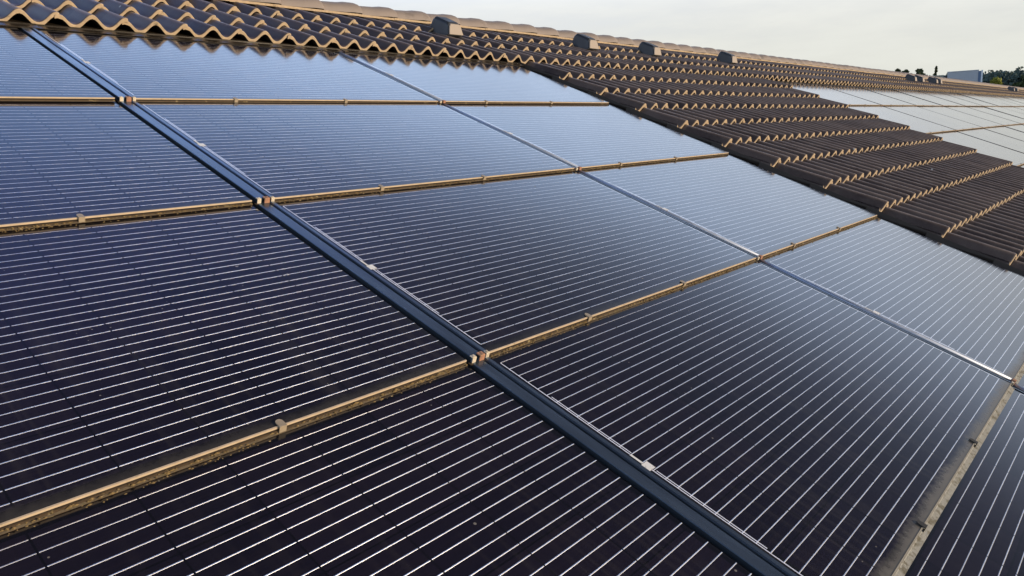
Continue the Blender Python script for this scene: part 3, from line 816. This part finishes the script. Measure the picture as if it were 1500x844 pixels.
# front wall faces the camera (-x); the body runs away behind it
mb = MB(); mb.box(0, 30, -1.95, 1.60, 0, HT); 
for k in range(18):
    yy = -1.90 + k * 0.19
    mb.box(-0.03, -0.002, yy, yy + 0.06, 0, HT - 0.12)
mb.build('wall', whm, wh)
mb = MB(); mb.box(-0.06, 30.05, -2.0, 1.65, HT + 0.002, HT + 0.12); mb.build('roof', whm, wh)
mb = MB(); mb.box(-0.05, 29.9, -2.26, -1.96, 0, HT - 0.05); mb.build('end_bay', whd, wh)
mb = MB(); mb.box(-0.10, 0.2, -2.46, -2.27, 0, HT + 0.05); mb.build('corner_trim', whl, wh)
an = empty('annex', (116.2, 20.9, 0)); tag(an, 'small grey-green annex left of the blue-grey warehouse', 'building')
anm = simple('grey_green_render', (0.30, 0.33, 0.30), 0.8, var=0.12, nscale=1.0)
mb = MB(); mb.box(0, 12, -0.25, 1.15, 0, GZ + 5.0); mb.build('wall', anm, an)
mb = MB(); mb.box(-0.1, 12.1, -0.28, 1.2, GZ + 5.002, GZ + 5.1); mb.build('roof', anm, an)
# wooded hill
rng = random.Random(77)
hm = simple('wooded_hillside', (0.03, 0.045, 0.02), 0.95, var=0.3, nscale=0.05)
hb = MB(); nx, ny = 40, 10
grid = []
for a in range(nx + 1):
    ang = radians(-14 + 34 * a / nx)
    rowi = []
    for b in range(ny + 1):
        rad = 300 + 260 * b / ny
        f = sin(pi * min(1.0, b / ny * 0.9 + 0.02))
        hh = (GZ + 3.5) * (f ** 0.8) * (1 + 0.10 * sin(a * 0.55) + 0.06 * sin(a * 1.7)) * (1.0 if b < ny else 0)
        rowi.append(hb.vert((CW.x + cos(ang) * rad, CW.y + sin(ang) * rad, max(-1.0, hh))))
    grid.append(rowi)
for a in range(nx):
    for b in range(ny): hb.face([grid[a][b], grid[a + 1][b], grid[a + 1][b + 1], grid[a][b + 1]], 0, True)
hl = hb.build('hill', hm); hl['kind'] = 'structure'
fm = MB()
def wood(a0, a1, n, dist, zt, jit):
    for _ in range(n):
        ang = radians(rng.uniform(a0, a1)); rad = dist * rng.uniform(0.93, 1.15)
        topz = GZ + zt * rad / dist * rng.uniform(1 - jit, 1.0)
        c = Vector((CW.x + cos(ang) * rad, CW.y + sin(ang) * rad, topz - 1.8))
        k_ = rng.uniform(1.6, 2.8)
        leaves(fm, rng, c, (k_, k_, k_ * 1.05), 55, 0.6)
        leaves(fm, rng, c - Vector((0, 0, 3.4)), (k_ * 1.15, k_ * 1.15, k_ * 1.2), 40, 0.8)
        leaves(fm, rng, c - Vector((0, 0, 7.5)), (k_ * 1.3, k_ * 1.3, k_ * 1.6), 40, 0.95)
wood(6.2, 10.4, 150, 350, 16.2, 0.2)
wood(10.4, 12.8, 70, 350, 16.0, 0.1)
wood(12.8, 20.0, 60, 350, 13.0, 0.2)
wood(-6.0, 6.2, 110, 350, 16.2, 0.3)
fo = fm.build('distant_wood', ML['far']); fo['kind'] = 'stuff'; fo['label'] = 'dark blue-green wood covering the hill behind the warehouse'; fo['category'] = 'wood'
# nearer trees at the right edge
tree('yellow_green_bush', 58.0, 5.3, top_z(1.95), 0.75, ML['bush'], 'sunlit yellow-green bushy tree left of the dark trees at the right edge', seed=51, low=0.62, clumps=22, n=110, ls=0.14)
tree('broad_tree', 68.0, 4.4, top_z(2.8), 1.5, ML['dark'], 'tall dark tree at the right edge, top cut by the frame', seed=52, low=0.5, clumps=30, n=120, ls=0.2)
tree('broad_tree', 76.0, 6.6, top_z(2.35), 1.2, ML['dark'], 'dark tree behind the yellow-green bush', seed=53, low=0.5, clumps=22, n=110, ls=0.2)
tree('broad_tree', 64.0, 1.6, top_z(3.0), 1.6, ML['dark'], 'dark tree beyond the right edge of the picture', seed=54, low=0.5, clumps=26, n=110, ls=0.2)
